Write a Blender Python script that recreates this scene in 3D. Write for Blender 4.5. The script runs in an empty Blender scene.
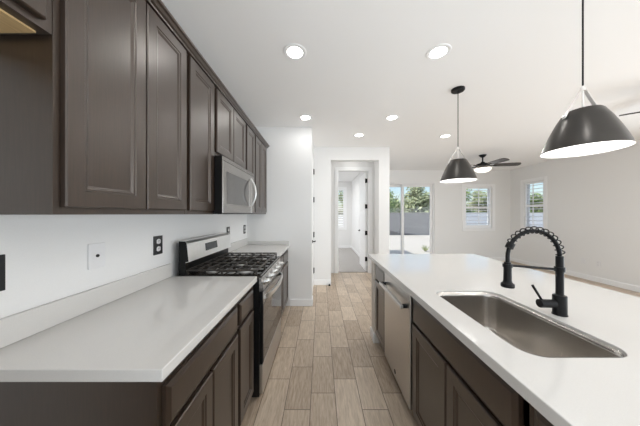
import bpy, bmesh, math, random
from mathutils import Vector, Matrix

sc = bpy.context.scene
C = sc.collection
R = math.radians
random.seed(7)

# ---------------------------------------------------------------- camera
EYE = 1.37
F_PX = 220.0
cam_data = bpy.data.cameras.new('camera')
cam = bpy.data.objects.new('camera', cam_data)
C.objects.link(cam)
cam.location = (0, 0, EYE)
cam.rotation_euler = (R(90), 0, 0)
cam_data.sensor_width = 36
cam_data.lens = F_PX / 640 * 36
cam_data.shift_x = -0.5 / 640
cam_data.shift_y = 1.0 / 640
cam_data.clip_start = 0.02
sc.camera = cam

# ---------------------------------------------------------------- sky, sun, exposure
CAN_W = 1.25           # each recessed lamp
world = bpy.data.worlds.new('sky')
sc.world = world
world.use_nodes = True
wn = world.node_tree.nodes
wl = world.node_tree.links
wn.clear()
sky = wn.new('ShaderNodeTexSky')
sky.sky_type = 'NISHITA'
sky.sun_disc = False
sky.sun_elevation = R(50)
sky.sun_rotation = R(-80)
sky.air_density = 1.0
sky.dust_density = 1.5
wbg = wn.new('ShaderNodeBackground')
wbg.inputs['Strength'].default_value = 0.165
wout = wn.new('ShaderNodeOutputWorld')
wl.new(sky.outputs[0], wbg.inputs['Color'])
wl.new(wbg.outputs[0], wout.inputs['Surface'])

sun_data = bpy.data.lights.new('sun', 'SUN')
sun_data.energy = 2.7
sun_data.angle = R(0.6)
sun_data.color = (1.0, 0.96, 0.9)
sun = bpy.data.objects.new('sun', sun_data)
C.objects.link(sun)
sun.location = (-6, 9, 12)
sun.rotation_euler = Vector((0.55, -0.08, -0.83)).to_track_quat('-Z', 'Y').to_euler()



def fill_light(name, loc, rot, sx, sy, watts, col):
    d = bpy.data.lights.new(name, 'AREA')
    d.shape, d.size, d.size_y, d.energy, d.color = 'RECTANGLE', sx, sy, watts, col
    o = bpy.data.objects.new(name, d)
    C.objects.link(o)
    o.location, o.rotation_euler = loc, rot
    return o


# added out-of-frame area lamps that brighten the rooms; no windows stand there
fill_light('rear_fill', (0.35, -2.2, 0.45), (R(168), 0, 0), 1.9, 1.5, 70.0, (0.85, 0.93, 1.0))
fill_light('side_fill', (5.45, 0.7, 0.95), (R(82), 0, R(90)), 4.4, 1.6, 84.0, (0.85, 0.93, 1.0))
fill_light('dining_fill', (5.4, -3.2, 0.95), (R(92), 0, R(90)), 2.8, 1.7, 50.0, (0.85, 0.93, 1.0))
fill_light('far_fill', (2.2, -5.3, 1.2), (R(90), 0, 0), 5.5, 2.2, 18.0, (0.85, 0.93, 1.0))

sc.view_settings.view_transform = 'Standard'
sc.view_settings.look = 'None'
sc.view_settings.exposure = 0.38
sc.view_settings.gamma = 1.0
sc.view_settings.use_curve_mapping = False
sc.cycles.max_bounces = 12
sc.cycles.diffuse_bounces = 8
sc.cycles.glossy_bounces = 5
sc.cycles.transparent_max_bounces = 16
sc.cycles.sample_clamp_indirect = 8


# ---------------------------------------------------------------- materials
def new_mat(name):
    m = bpy.data.materials.new(name)
    m.use_nodes = True
    n = m.node_tree.nodes
    return m, n, m.node_tree.links, n['Principled BSDF']


def pbr(name, col, rough=0.5, metal=0.0, spec=0.5, noise=0.0, nscale=(8, 8, 8), bump=0.0, coat=0.0, emit=None):
    m, n, l, p = new_mat(name)
    p.inputs['Roughness'].default_value = rough
    p.inputs['Metallic'].default_value = metal
    p.inputs['Specular IOR Level'].default_value = spec
    p.inputs['Coat Weight'].default_value = coat
    p.inputs['Coat Roughness'].default_value = 0.2
    tc = n.new('ShaderNodeTexCoord')
    mp = n.new('ShaderNodeMapping')
    mp.inputs['Scale'].default_value = nscale
    nz = n.new('ShaderNodeTexNoise')
    nz.inputs['Detail'].default_value = 4
    l.new(tc.outputs['Object'], mp.inputs['Vector'])
    l.new(mp.outputs[0], nz.inputs['Vector'])
    cr = n.new('ShaderNodeValToRGB')
    lo = [max(0, c * (1 - noise)) for c in col]
    hi = [min(1, c * (1 + noise)) for c in col]
    cr.color_ramp.elements[0].position = 0.3
    cr.color_ramp.elements[1].position = 0.7
    cr.color_ramp.elements[0].color = (*lo, 1)
    cr.color_ramp.elements[1].color = (*hi, 1)
    l.new(nz.outputs['Fac'], cr.inputs['Fac'])
    l.new(cr.outputs['Color'], p.inputs['Base Color'])
    if bump:
        b = n.new('ShaderNodeBump')
        b.inputs['Strength'].default_value = bump
        b.inputs['Distance'].default_value = 0.002
        l.new(nz.outputs['Fac'], b.inputs['Height'])
        l.new(b.outputs[0], p.inputs['Normal'])
    if emit:
        p.inputs['Emission Color'].default_value = (*emit[:3], 1)
        p.inputs['Emission Strength'].default_value = emit[3]
    return m


M = {}
M['wall'] = pbr('wall_paint', (0.815, 0.815, 0.81), 0.7, noise=0.012, nscale=(60, 60, 60), bump=0.04)
M['ceiling'] = pbr('ceiling_paint', (0.92, 0.92, 0.918), 0.8, noise=0.01, nscale=(50, 50, 50), bump=0.05)
M['trim'] = pbr('white_trim', (0.90, 0.905, 0.91), 0.35, noise=0.01)
M['louver'] = pbr('white_shutter', (0.91, 0.92, 0.93), 0.4, noise=0.01)
M['wood'] = pbr('espresso_wood', (0.029, 0.0175, 0.0112), 0.36, noise=0.25, nscale=(38, 38, 2.2), bump=0.04, spec=0.5, coat=0.75)
M['wood'].node_tree.nodes['Principled BSDF'].inputs['Specular Tint'].default_value = (1.0, 0.86, 0.76, 1)
M['wood'].node_tree.nodes['Principled BSDF'].inputs['Coat IOR'].default_value = 1.55
M['wood'].node_tree.nodes['Principled BSDF'].inputs['Coat Roughness'].default_value = 0.36
M['wood_dark'] = pbr('espresso_toe', (0.020, 0.015, 0.013), 0.5, noise=0.1)
M['raw_wood'] = pbr('maple_underside', (0.62, 0.44, 0.22), 0.5, noise=0.12, nscale=(30, 2, 30))
M['quartz'] = pbr('white_quartz', (0.665, 0.652, 0.632), 0.09, noise=0.035, nscale=(140, 140, 140), spec=0.5)
M['steel'] = pbr('brushed_steel', (0.56, 0.54, 0.52), 0.30, metal=1.0, noise=0.05, nscale=(3, 3, 220), bump=0.03)
M['oven_steel'] = pbr('appliance_steel', (0.35, 0.335, 0.32), 0.25, metal=1.0, noise=0.06, nscale=(3, 3, 220), bump=0.03)
M['sink_steel'] = pbr('satin_sink_steel', (0.53, 0.505, 0.475), 0.24, metal=1.0, noise=0.07, nscale=(6, 90, 6), bump=0.04)
M['chrome'] = pbr('polished_steel', (0.66, 0.66, 0.65), 0.28, metal=1.0, noise=0.02)
M['nickel'] = pbr('satin_nickel', (0.74, 0.72, 0.70), 0.35, metal=0.5, noise=0.02)
M['black_enamel'] = pbr('black_enamel', (0.007, 0.007, 0.007), 0.3, noise=0.1, spec=0.25)
M['iron'] = pbr('cast_iron', (0.036, 0.031, 0.027), 0.42, spec=0.5, noise=0.25, nscale=(80, 80, 80), bump=0.1)
M['black_glass'] = pbr('black_glass', (0.022, 0.018, 0.016), 0.06, noise=0.05, spec=0.8)
M['mw_glass'] = pbr('microwave_glass', (0.10, 0.095, 0.09), 0.12, noise=0.06, spec=0.8, metal=0.3)
M['black'] = pbr('matte_black_metal', (0.009, 0.009, 0.010), 0.42, noise=0.15, spec=0.22)
M['gunmetal'] = pbr('gunmetal_shade', (0.060, 0.056, 0.052), 0.30, metal=0.7, noise=0.04, nscale=(4, 4, 90))
M['shade_white'] = pbr('shade_enamel_white', (0.90, 0.90, 0.90), 0.5, noise=0.005)
M['fan_blade'] = pbr('fan_blade_dark', (0.05, 0.043, 0.038), 0.35, noise=0.2, nscale=(2, 40, 40))
M['plate_white'] = pbr('plate_white', (0.80, 0.80, 0.81), 0.35, noise=0.01)
M['plate_black'] = pbr('plate_black', (0.02, 0.02, 0.022), 0.3, noise=0.05)
M['dark_hole'] = pbr('dark_recess', (0.01, 0.01, 0.01), 0.6)
M['carpet'] = pbr('grey_carpet', (0.40, 0.385, 0.37), 0.95, noise=0.25, nscale=(90, 90, 90), bump=0.4, spec=0.1)
M['patio'] = pbr('pale_gravel', (0.62, 0.57, 0.50), 0.9, noise=0.10, nscale=(9, 9, 9), bump=0.2)
M['stucco'] = pbr('pale_stucco', (0.84, 0.84, 0.85), 0.9, noise=0.05, bump=0.2)
M['post'] = pbr('bounce_tinted_white', (0.72, 0.68, 0.62), 0.5, noise=0.01)  # warm bounce from the floor is mixed into this white
M['bright_steel'] = pbr('bright_steel', (0.86, 0.86, 0.85), 0.30, metal=1.0, noise=0.02)
M['bark'] = pbr('bark', (0.16, 0.12, 0.09), 0.9, noise=0.3, nscale=(20, 20, 4), bump=0.4)
M['lens'] = pbr('lamp_lens', (0.95, 0.95, 0.93), 0.4, emit=(1.0, 0.97, 0.92, 9.0))
M['bulb'] = pbr('bulb_glass', (0.95, 0.95, 0.93), 0.3, emit=(1.0, 0.97, 0.93, 22.0))
M['bowl'] = pbr('lit_frosted_bowl', (0.92, 0.90, 0.87), 0.3, emit=(1.0, 0.90, 0.78, 0.9))
M['display'] = pbr('display_grey', (0.045, 0.047, 0.05), 0.2, noise=0.2, nscale=(60, 60, 60))
M['vinyl'] = pbr('white_vinyl_frame', (0.80, 0.80, 0.80), 0.4, noise=0.01)


def glass_mat():
    m = bpy.data.materials.new('window_glass')
    m.use_nodes = True
    n, l = m.node_tree.nodes, m.node_tree.links
    n.clear()
    out = n.new('ShaderNodeOutputMaterial')
    mix = n.new('ShaderNodeMixShader')
    fr = n.new('ShaderNodeFresnel')
    fr.inputs['IOR'].default_value = 1.45
    tr = n.new('ShaderNodeBsdfTransparent')
    tr.inputs['Color'].default_value = (0.96, 0.98, 0.98, 1)
    gl = n.new('ShaderNodeBsdfGlossy')
    gl.inputs['Roughness'].default_value = 0.02
    ge = n.new('ShaderNodeNewGeometry')
    inv = n.new('ShaderNodeMath')
    inv.operation = 'SUBTRACT'
    inv.inputs[0].default_value = 1.0
    l.new(ge.outputs['Backfacing'], inv.inputs[1])
    mu = n.new('ShaderNodeMath')
    mu.operation = 'MULTIPLY'
    l.new(fr.outputs[0], mu.inputs[0])
    l.new(inv.outputs[0], mu.inputs[1])
    l.new(mu.outputs[0], mix.inputs[0])
    l.new(tr.outputs[0], mix.inputs[1])
    l.new(gl.outputs[0], mix.inputs[2])
    l.new(mix.outputs[0], out.inputs['Surface'])
    return m


M['glass'] = glass_mat()


def floor_mat():
    """Wood-look porcelain planks, each row stepped a third of a plank from its neighbour."""
    m, n, l, p = new_mat('plank_tile')
    W, L, X0, Y0, STEP, G = 0.182, 0.43, -0.0715, 2.114, 0.1433, 0.0042

    def math_(op, a, b=None, c=None):
        q = n.new('ShaderNodeMath')
        q.operation = op
        for i, v in enumerate((a, b, c)):
            if v is None:
                continue
            if isinstance(v, (int, float)):
                q.inputs[i].default_value = v
            else:
                l.new(v, q.inputs[i])
        return q.outputs[0]

    tc = n.new('ShaderNodeTexCoord')
    sp = n.new('ShaderNodeSeparateXYZ')
    l.new(tc.outputs['Object'], sp.inputs[0])
    u = math_('DIVIDE', math_('SUBTRACT', sp.outputs[0], X0), W)
    row = math_('FLOOR', u)
    v = math_('DIVIDE', math_('SUBTRACT', sp.outputs[1], math_('MULTIPLY_ADD', row, STEP, Y0)), L)
    pl = math_('FLOOR', v)
    fu = math_('SUBTRACT', u, row)
    fv = math_('SUBTRACT', v, pl)
    eu = math_('MULTIPLY', math_('MINIMUM', fu, math_('SUBTRACT', 1.0, fu)), W)
    ev = math_('MULTIPLY', math_('MINIMUM', fv, math_('SUBTRACT', 1.0, fv)), L)
    edge = math_('MINIMUM', eu, ev)
    grout = math_('LESS_THAN', edge, G / 2 + 0.0004)
    cmb = n.new('ShaderNodeCombineXYZ')
    l.new(row, cmb.inputs[0])
    l.new(pl, cmb.inputs[1])
    wnz = n.new('ShaderNodeTexWhiteNoise')
    wnz.noise_dimensions = '3D'
    l.new(cmb.outputs[0], wnz.inputs['Vector'])
    # grain, shifted for each plank
    off = n.new('ShaderNodeVectorMath')
    off.operation = 'SCALE'
    off.inputs['Scale'].default_value = 13.0
    l.new(wnz.outputs['Color'], off.inputs[0])
    mp = n.new('ShaderNodeMapping')
    mp.inputs['Scale'].default_value = (15, 1.7, 1)
    l.new(tc.outputs['Object'], mp.inputs['Vector'])
    add = n.new('ShaderNodeVectorMath')
    l.new(mp.outputs[0], add.inputs[0])
    l.new(off.outputs[0], add.inputs[1])
    nz = n.new('ShaderNodeTexNoise')
    nz.inputs['Detail'].default_value = 6
    nz.inputs['Roughness'].default_value = 0.6
    nz.inputs['Distortion'].default_value = 0.6
    l.new(add.outputs[0], nz.inputs['Vector'])
    cr = n.new('ShaderNodeValToRGB')
    e = cr.color_ramp.elements
    e[0].position, e[0].color = 0.28, (0.36, 0.272, 0.195, 1)
    e[1].position, e[1].color = 0.72, (0.70, 0.585, 0.46, 1)
    fac = math_('ADD', math_('MULTIPLY', nz.outputs['Fac'], 0.76), math_('MULTIPLY', wnz.outputs['Value'], 0.24))
    l.new(fac, cr.inputs['Fac'])
    mix = n.new('ShaderNodeMix')
    mix.data_type = 'RGBA'
    l.new(grout, mix.inputs['Factor'])
    l.new(cr.outputs['Color'], mix.inputs['A'])
    mix.inputs['B'].default_value = (0.15, 0.115, 0.09, 1)
    l.new(mix.outputs['Result'], p.inputs['Base Color'])
    p.inputs['Roughness'].default_value = 0.38
    b = n.new('ShaderNodeBump')
    b.inputs['Strength'].default_value = 0.25
    b.inputs['Distance'].default_value = 0.002
    l.new(math_('SUBTRACT', 1.0, grout), b.inputs['Height'])
    l.new(b.outputs[0], p.inputs['Normal'])
    return m


M['floor'] = floor_mat()


def block_mat():
    m, n, l, p = new_mat('grey_block_wall')
    tc = n.new('ShaderNodeTexCoord')
    sp = n.new('ShaderNodeSeparateXYZ')
    l.new(tc.outputs['Object'], sp.inputs[0])
    ad = n.new('ShaderNodeMath')
    l.new(sp.outputs[0], ad.inputs[0])
    l.new(sp.outputs[1], ad.inputs[1])
    cb = n.new('ShaderNodeCombineXYZ')
    l.new(ad.outputs[0], cb.inputs[0])
    l.new(sp.outputs[2], cb.inputs[1])
    br = n.new('ShaderNodeTexBrick')
    br.inputs['Color1'].default_value = (0.27, 0.248, 0.235, 1)
    br.inputs['Color2'].default_value = (0.33, 0.30, 0.285, 1)
    br.inputs['Mortar'].default_value = (0.22, 0.205, 0.195, 1)
    br.inputs['Scale'].default_value = 1.0
    br.inputs['Mortar Size'].default_value = 0.008
    br.inputs['Brick Width'].default_value = 0.4
    br.inputs['Row Height'].default_value = 0.2
    l.new(cb.outputs[0], br.inputs['Vector'])
    l.new(br.outputs['Color'], p.inputs['Base Color'])
    p.inputs['Roughness'].default_value = 0.9
    return m


M['block'] = block_mat()


def leaf_mat(name, c1, c2):
    m, n, l, p = new_mat(name)
    g = n.new('ShaderNodeNewGeometry')
    cr = n.new('ShaderNodeValToRGB')
    cr.color_ramp.elements[0].color = (*c1, 1)
    cr.color_ramp.elements[1].color = (*c2, 1)
    l.new(g.outputs['Random Per Island'], cr.inputs['Fac'])
    l.new(cr.outputs['Color'], p.inputs['Base Color'])
    p.inputs['Roughness'].default_value = 0.6
    p.inputs['Subsurface Weight'].default_value = 0.0
    return m


M['leaf_a'] = leaf_mat('leaf_green', (0.20, 0.29, 0.09), (0.48, 0.56, 0.24))
M['leaf_b'] = leaf_mat('leaf_olive', (0.24, 0.29, 0.14), (0.55, 0.56, 0.32))


# ---------------------------------------------------------------- mesh helpers
class MB:
    def __init__(self):
        self.bm = bmesh.new()

    def box(self, x0, x1, y0, y1, z0, z1, bev=0.0, seg=2):
        x0, x1 = min(x0, x1), max(x0, x1)
        y0, y1 = min(y0, y1), max(y0, y1)
        z0, z1 = min(z0, z1), max(z0, z1)
        mat = Matrix.Translation(((x0 + x1) / 2, (y0 + y1) / 2, (z0 + z1) / 2)) @ Matrix.Diagonal((x1 - x0, y1 - y0, z1 - z0, 1))
        r = bmesh.ops.create_cube(self.bm, size=1.0, matrix=mat)
        if bev:
            es = list({e for v in r['verts'] for e in v.link_edges})
            bmesh.ops.bevel(self.bm, geom=es, offset=bev, segments=seg, affect='EDGES', profile=0.5)
        return self

    def loops(self, rings, cap0=True, cap1=True, close=True):
        """Bridge successive rings of points into a skin."""
        vs = [[self.bm.verts.new(p) for p in ring] for ring in rings]
        n = len(vs[0])
        for a, b in zip(vs, vs[1:]):
            for i in range(n if close else n - 1):
                j = (i + 1) % n
                try:
                    self.bm.faces.new((a[i], a[j], b[j], b[i]))
                except ValueError:
                    pass
        if cap0:
            self.bm.faces.new(list(reversed(vs[0])))
        if cap1:
            self.bm.faces.new(vs[-1])
        return self

    def lathe(self, prof, c=(0, 0, 0), n=32, cap0=True, cap1=True, rot=None):
        """prof: [(radius, height)] about the z axis, then rotated by rot and moved to c."""
        rot = rot or Matrix.Identity(3)
        c = Vector(c)
        rings = []
        for r, h in prof:
            rings.append([rot @ Vector((r * math.cos(2 * math.pi * k / n), r * math.sin(2 * math.pi * k / n), h)) + c for k in range(n)])
        return self.loops(rings, cap0, cap1)

    def cyl(self, a, b, r, n=16, r2=None):
        a, b = Vector(a), Vector(b)
        d = b - a
        rot = d.to_track_quat('Z', 'Y').to_matrix()
        return self.lathe([(r, 0), (r if r2 is None else r2, d.length)], a, n, rot=rot)

    def tube(self, pts, r, n=10, caps=True):
        pts = [Vector(p) for p in pts]
        rings = []
        up = None
        for i, p in enumerate(pts):
            t = (pts[min(i + 1, len(pts) - 1)] - pts[max(i - 1, 0)]).normalized()
            if up is None:
                up = t.orthogonal().normalized()
            up = (up - t * up.dot(t))
            up = up.normalized() if up.length > 1e-6 else t.orthogonal().normalized()
            s = t.cross(up)
            rr = r[i] if isinstance(r, (list, tuple)) else r
            rings.append([p + (up * math.cos(2 * math.pi * k / n) + s * math.sin(2 * math.pi * k / n)) * rr for k in range(n)])
        return self.loops(rings, caps, caps)

    def prism(self, prof, y0, y1):
        """A profile of (x, z) points swept along y."""
        return self.loops([[(x, y0, z) for x, z in prof], [(x, y1, z) for x, z in prof]])

    def panel(self, xf, s, y0, y1, z0, z1, steps, t=0.02):
        """A cabinet front facing s*x: rings of (inset, depth) from the back edge to the middle."""
        rings = []
        for ins, d in [(0.0, t)] + steps:
            x = xf - s * d
            rings.append([(x, y0 + ins, z0 + ins), (x, y1 - ins, z0 + ins), (x, y1 - ins, z1 - ins), (x, y0 + ins, z1 - ins)])
        return self.loops(rings)

    def sphere(self, c, r, u=16, v=10, scale=(1, 1, 1)):
        bmesh.ops.create_uvsphere(self.bm, u_segments=u, v_segments=v, radius=r,
                                  matrix=Matrix.Translation(c) @ Matrix.Diagonal((*scale, 1)))
        return self

    def build(self, name, mat, parent=None, smooth=None, label=None):
        bm = self.bm
        bmesh.ops.recalc_face_normals(bm, faces=bm.faces)
        xs = [v.co for v in bm.verts]
        lo = Vector([min(v[i] for v in xs) for i in range(3)])
        hi = Vector([max(v[i] for v in xs) for i in range(3)])
        base = Vector(((lo.x + hi.x) / 2, (lo.y + hi.y) / 2, lo.z))
        if mat is M['floor'] or mat is M['block']:
            base = Vector((0, 0, 0))
        bmesh.ops.translate(bm, verts=bm.verts, vec=-base)
        me = bpy.data.meshes.new(name)
        bm.to_mesh(me)
        bm.free()
        me.materials.append(mat)
        if smooth:
            for f in me.polygons:
                f.use_smooth = True
            try:
                me.set_sharp_from_angle(angle=R(smooth))
            except Exception:
                pass
        o = bpy.data.objects.new(name, me)
        C.objects.link(o)
        if parent is not None:
            o.parent = parent
            pw, q = Vector((0, 0, 0)), parent
            while q is not None:
                pw += q.location
                q = q.parent
            o.location = base - pw
        else:
            o.location = base
        if label:
            o['label'] = label
        return o


def tag(o, label, cat=None, group=None, kind=None):
    o['label'] = label
    if cat:
        o['category'] = cat
    if group:
        o['group'] = group
    if kind:
        o['kind'] = kind
    return o


def thing(name, loc, label, cat, group=None, kind=None):
    o = bpy.data.objects.new(name, None)
    o.empty_display_size = 0.05
    C.objects.link(o)
    o.location = loc
    return tag(o, label, cat, group, kind)


def copy_tree(o, parent=None):
    c = o.copy()
    C.objects.link(c)
    if parent is not None:
        c.parent = parent
    for ch in list(o.children):
        copy_tree(ch, c)
    return c


def struct(mb, name, mat, label, cat='wall', parent=None):
    o = mb.build(name, mat, parent)
    return tag(o, label, cat, kind='structure')


def rrect(x0, x1, y0, y1, r, z, n=8):
    pts = []
    for cx, cy, a0 in ((x1 - r, y1 - r, 0), (x0 + r, y1 - r, 90), (x0 + r, y0 + r, 180), (x1 - r, y0 + r, 270)):
        for k in range(n + 1):
            a = R(a0 + 90 * k / n)
            pts.append((cx + r * math.cos(a), cy + r * math.sin(a), z))
    return pts


# ================================================================ THE SETTING
H = 2.665                      # ceiling
YB = -5.6                      # the rooms go on behind the camera
XL, XR = -1.10, 5.57
YS, YA, YI, YG, YBED = 3.28, 4.25, 5.10, 6.45, 8.80
XS = -0.13

struct(MB().box(-1.3, 5.8, YB, YG + 0.17, -0.06, 0), 'floor', M['floor'], 'beige wood-look plank tile floor laid in stepped rows', 'floor')
struct(MB().box(-2.6, 1.30, YI + 0.06, YBED, 0.0, 0.012), 'floor_bedroom', M['carpet'], 'grey carpet in the bedroom beyond the open door', 'floor')
struct(MB().box(-2.8, 1.40, YG + 0.17, YBED + 0.2, -0.06, -0.001), 'floor_bedroom_slab', M['patio'], 'slab under the bedroom carpet', 'floor')
struct(MB().box(-1.3, 5.8, YB, YG + 0.17, H, H + 0.2), 'ceiling', M['ceiling'], 'smooth white ceiling over kitchen and living area', 'ceiling')
struct(MB().box(-2.8, 1.40, YG + 0.17, YBED + 0.2, H, H + 0.2), 'ceiling_bedroom', M['ceiling'], 'white ceiling of the bedroom beyond the open door', 'ceiling')

struct(MB().box(XL - 0.15, XL, YB, YS, 0, H), 'wall_left', M['wall'], 'white painted wall behind the stove and counters')
struct(MB().box(XL - 0.15, XS, YS, YS + 0.12, 0, H), 'wall_pantry', M['wall'], 'blank white wall closing the end of the stove counter')
mb = MB()
mb.box(XS - 0.12, XS, YS + 0.12, 3.34 + 0.10, 0, H).box(XS - 0.12, XS, 4.19, YA, 0, H).box(XS - 0.12, XS, 3.44, 4.19, 2.44, H)
struct(mb, 'wall_pantry_side', M['wall'], 'narrow white wall holding the closed pantry door')
mb = MB()
AX0, AX1, AZ = 0.203, 1.13, 2.415
mb.box(XS - 0.12, AX0, YA, YA + 0.14, 0, H).box(AX1, 1.333, YA, YA + 0.14, 0, H).box(AX0, AX1, YA, YA + 0.14, AZ, H)
struct(mb, 'wall_hall', M['wall'], 'white wall with a square cased opening into the short hallway')
mb = MB()
DX0, DX1, DZ = 0.413, 1.113, 2.37
mb.box(-0.25, DX0, YI, YI + 0.12, 0, H).box(DX1, 1.24, YI, YI + 0.12, 0, H).box(DX0, DX1, YI, YI + 0.12, DZ, H)
struct(mb, 'wall_bedroom_front', M['wall'], 'white hallway wall around the bedroom doorway')
struct(MB().box(1.24, 1.333, YA + 0.14, YG + 0.15, 0, H), 'wall_hall_right', M['wall'], 'white wall between hallway and living area')
struct(MB().box(1.24, 1.333, YG + 0.15, YBED + 0.15, 0, H), 'wall_bedroom_right', M['wall'], 'long white wall of the bedroom behind the open door')
struct(MB().box(-0.25, -0.13, YA + 0.14, YI, 0, H), 'wall_hall_left', M['wall'], 'white wall at the pantry side of the hallway')
struct(MB().box(-2.75, -2.6, YI + 0.12, YBED + 0.15, 0, H), 'wall_bedroom_left', M['wall'], 'white wall at the far side of the bedroom')
struct(MB().box(-2.6, -0.25, YI, YI + 0.12, 0, H), 'wall_bedroom_near', M['wall'], 'white wall at the near side of the bedroom')


def wall_with_holes_y(name, x0, x1, y0, y1, holes, label):
    """Wall in the x direction at y0..y1; holes: (xa, xb, za, zb) from small x to large x."""
    mb = MB()
    x = x0
    for xa, xb, za, zb in holes:
        mb.box(x, xa, y0, y1, 0, H)
        if za > 0.001:
            mb.box(xa, xb, y0, y1, 0, za)
        mb.box(xa, xb, y0, y1, zb, H)
        x = xb
    mb.box(x, x1, y0, y1, 0, H)
    return struct(mb, name, M['wall'], label)


BW = (4.235, 5.03, 0.955, 2.165)      # window in the back wall
SD = (1.50, 3.345, 0.0, 2.285)        # sliding door opening
RW = (5.48, 6.03, 0.955, 2.215)       # window in the side wall (y range)
BD = (-1.2, 0.96, 0.82, 2.36)         # bedroom window
wall_with_holes_y('wall_back', 1.333, XR + 0.15, YG, YG + 0.15, [SD, BW], 'white far wall of the living area with sliding door and window')
wall_with_holes_y('wall_bedroom_back', -2.6, 1.24, YBED, YBED + 0.15, [BD], 'white far wall of the bedroom with a shuttered window')
mb = MB()
mb.box(XR, XR + 0.15, YB, RW[0], 0, H).box(XR, XR + 0.15, RW[1], YG, 0, H)
mb.box(XR, XR + 0.15, RW[0], RW[1], 0, RW[2]).box(XR, XR + 0.15, RW[0], RW[1], RW[3], H)
struct(mb, 'wall_right', M['wall'], 'long white wall of the living area beyond the island')


# baseboards
def bb_profile(x0, x1, y0, y1):
    return MB().box(x0, x1, y0, y1, 0.0, 0.105, 0.004, 1)


struct(bb_profile(-0.455, XS + 0.013, YS - 0.014, YS - 0.001), 'baseboard_pantry', M['trim'], 'white baseboard under the blank wall by the stove counter', 'baseboard')
struct(bb_profile(XS + 0.001, XS + 0.013, YS + 0.0, 3.43), 'baseboard_pantry_side', M['trim'], 'short white baseboard before the pantry door', 'baseboard')
struct(bb_profile(XS + 0.001, AX0 - 0.001, YA - 0.014, YA - 0.001), 'baseboard_hall', M['trim'], 'white baseboard left of the hallway opening', 'baseboard')
struct(bb_profile(AX1 + 0.001, 1.345, YA - 0.014, YA - 0.001), 'baseboard_hall_right', M['trim'], 'white baseboard between hallway opening and living area', 'baseboard')
struct(bb_profile(XR - 0.014, XR - 0.001, YB, YG - 0.001), 'baseboard_right', M['trim'], 'long white baseboard along the living area wall', 'baseboard')
struct(bb_profile(3.44, XR - 0.015, YG - 0.014, YG - 0.001), 'baseboard_back', M['trim'], 'white baseboard under the far living area window', 'baseboard')
struct(bb_profile(-2.59, 1.225, YBED - 0.014, YBED - 0.001), 'baseboard_bedroom', M['trim'], 'white baseboard at the end of the bedroom', 'baseboard')
struct(bb_profile(1.226, 1.239, YI + 0.13, YBED - 0.015), 'baseboard_bedroom_right', M['trim'], 'white baseboard along the bedroom wall', 'baseboard')

# casing round the bedroom doorway
mb = MB()
cw = 0.082
mb.box(DX0 - cw, DX0, YI - 0.018, YI - 0.001, 0, DZ, 0.004, 1).box(DX1, DX1 + cw, YI - 0.018, YI - 0.001, 0, DZ, 0.004, 1)
mb.box(DX0 - cw, DX1 + cw, YI - 0.018, YI - 0.001, DZ, DZ + cw, 0.004, 1)
struct(mb, 'trim_1', M['trim'], 'white casing round the bedroom doorway', 'door casing')


# unseen panel added to keep the rear lamp off the cabinet ends
tag(MB().box(XL + 0.002, -0.34, -0.262, -0.222, 0, 2.40).build('shade_panel', M['wood']), 'tall dark unseen panel added to shade the cabinet ends, beside the camera', 'panel')


# ---------------------------------------------------------------- doors of the setting
def panel_leaf(root, name, w, h, t, along, at):
    """Flat six-panel leaf; along = 'y' (leaf in the y-z plane)."""
    x0, y0 = at
    mb = MB()
    mb.box(x0, x0 + t, y0, y0 + w, 0.012, h, 0.002, 1)
    st = 0.10
    n = 5
    ph = (h - 0.012 - st * (n + 1)) / n
    for k in range(n):
        z0 = 0.012 + st + k * (ph + st)
        for s, xf in ((-1, x0), (1, x0 + t)):
            mb.panel(xf + s * 0.003, s, y0 + st, y0 + w - st, z0, z0 + ph, [(0.0, 0.002), (0.012, -0.002), (0.03, 0.0), (0.045, 0.0)], 0.003)
    return mb.build(name, M['trim'], root)


def lever(root, x, y, z, sx, sy, name='handle'):
    mb = MB()
    mb.cyl((x, y, z), (x + sx * 0.012, y, z), 0.026, 18)
    mb.cyl((x + sx * 0.012, y, z), (x + sx * 0.05, y, z), 0.009, 12)
    mb.tube([(x + sx * 0.05, y - sy * 0.01, z), (x + sx * 0.052, y + sy * 0.04, z), (x + sx * 0.05, y + sy * 0.11, z - 0.003)], 0.008, 10)
    return mb.build(name, M['black'], root, 40, label='black lever handle')


d1 = thing('door_1', (1.08, 5.6, 0), 'white panelled bedroom door standing wide open with black hinges and lever', 'door', kind='structure')
panel_leaf(d1, 'leaf', 0.79, DZ - 0.01, 0.036, 'y', (1.068, YI + 0.135))
for z in (0.30, 0.92, 1.55, 2.16):
    MB().box(1.058, 1.112, YI + 0.118, YI + 0.134, z - 0.05, z + 0.05, 0.002, 1).cyl((1.066, YI + 0.124, z - 0.053), (1.066, YI + 0.124, z + 0.053), 0.009, 10).build('hinge', M['black'], d1, 40)
lever(d1, 1.068, YI + 0.86, 0.93, -1, -1)

d2 = thing('door_2', (XS - 0.03, 3.82, 0), 'closed white pantry door seen edge-on with black hinges and lever', 'door', kind='structure')
MB().box(XS - 0.045, XS - 0.006, 3.445, 4.185, 0.012, 2.435, 0.002, 1).build('leaf', M['trim'], d2)
for z in (0.30, 0.98, 1.64, 2.17):
    MB().cyl((XS + 0.006, 4.175, z - 0.05), (XS + 0.006, 4.175, z + 0.05), 0.010, 10).box(XS - 0.004, XS + 0.001, 4.13, 4.19, z - 0.05, z + 0.05).build('hinge', M['black'], d2, 40)
lever(d2, XS - 0.005, 3.52, 0.93, 1, 1)


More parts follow.
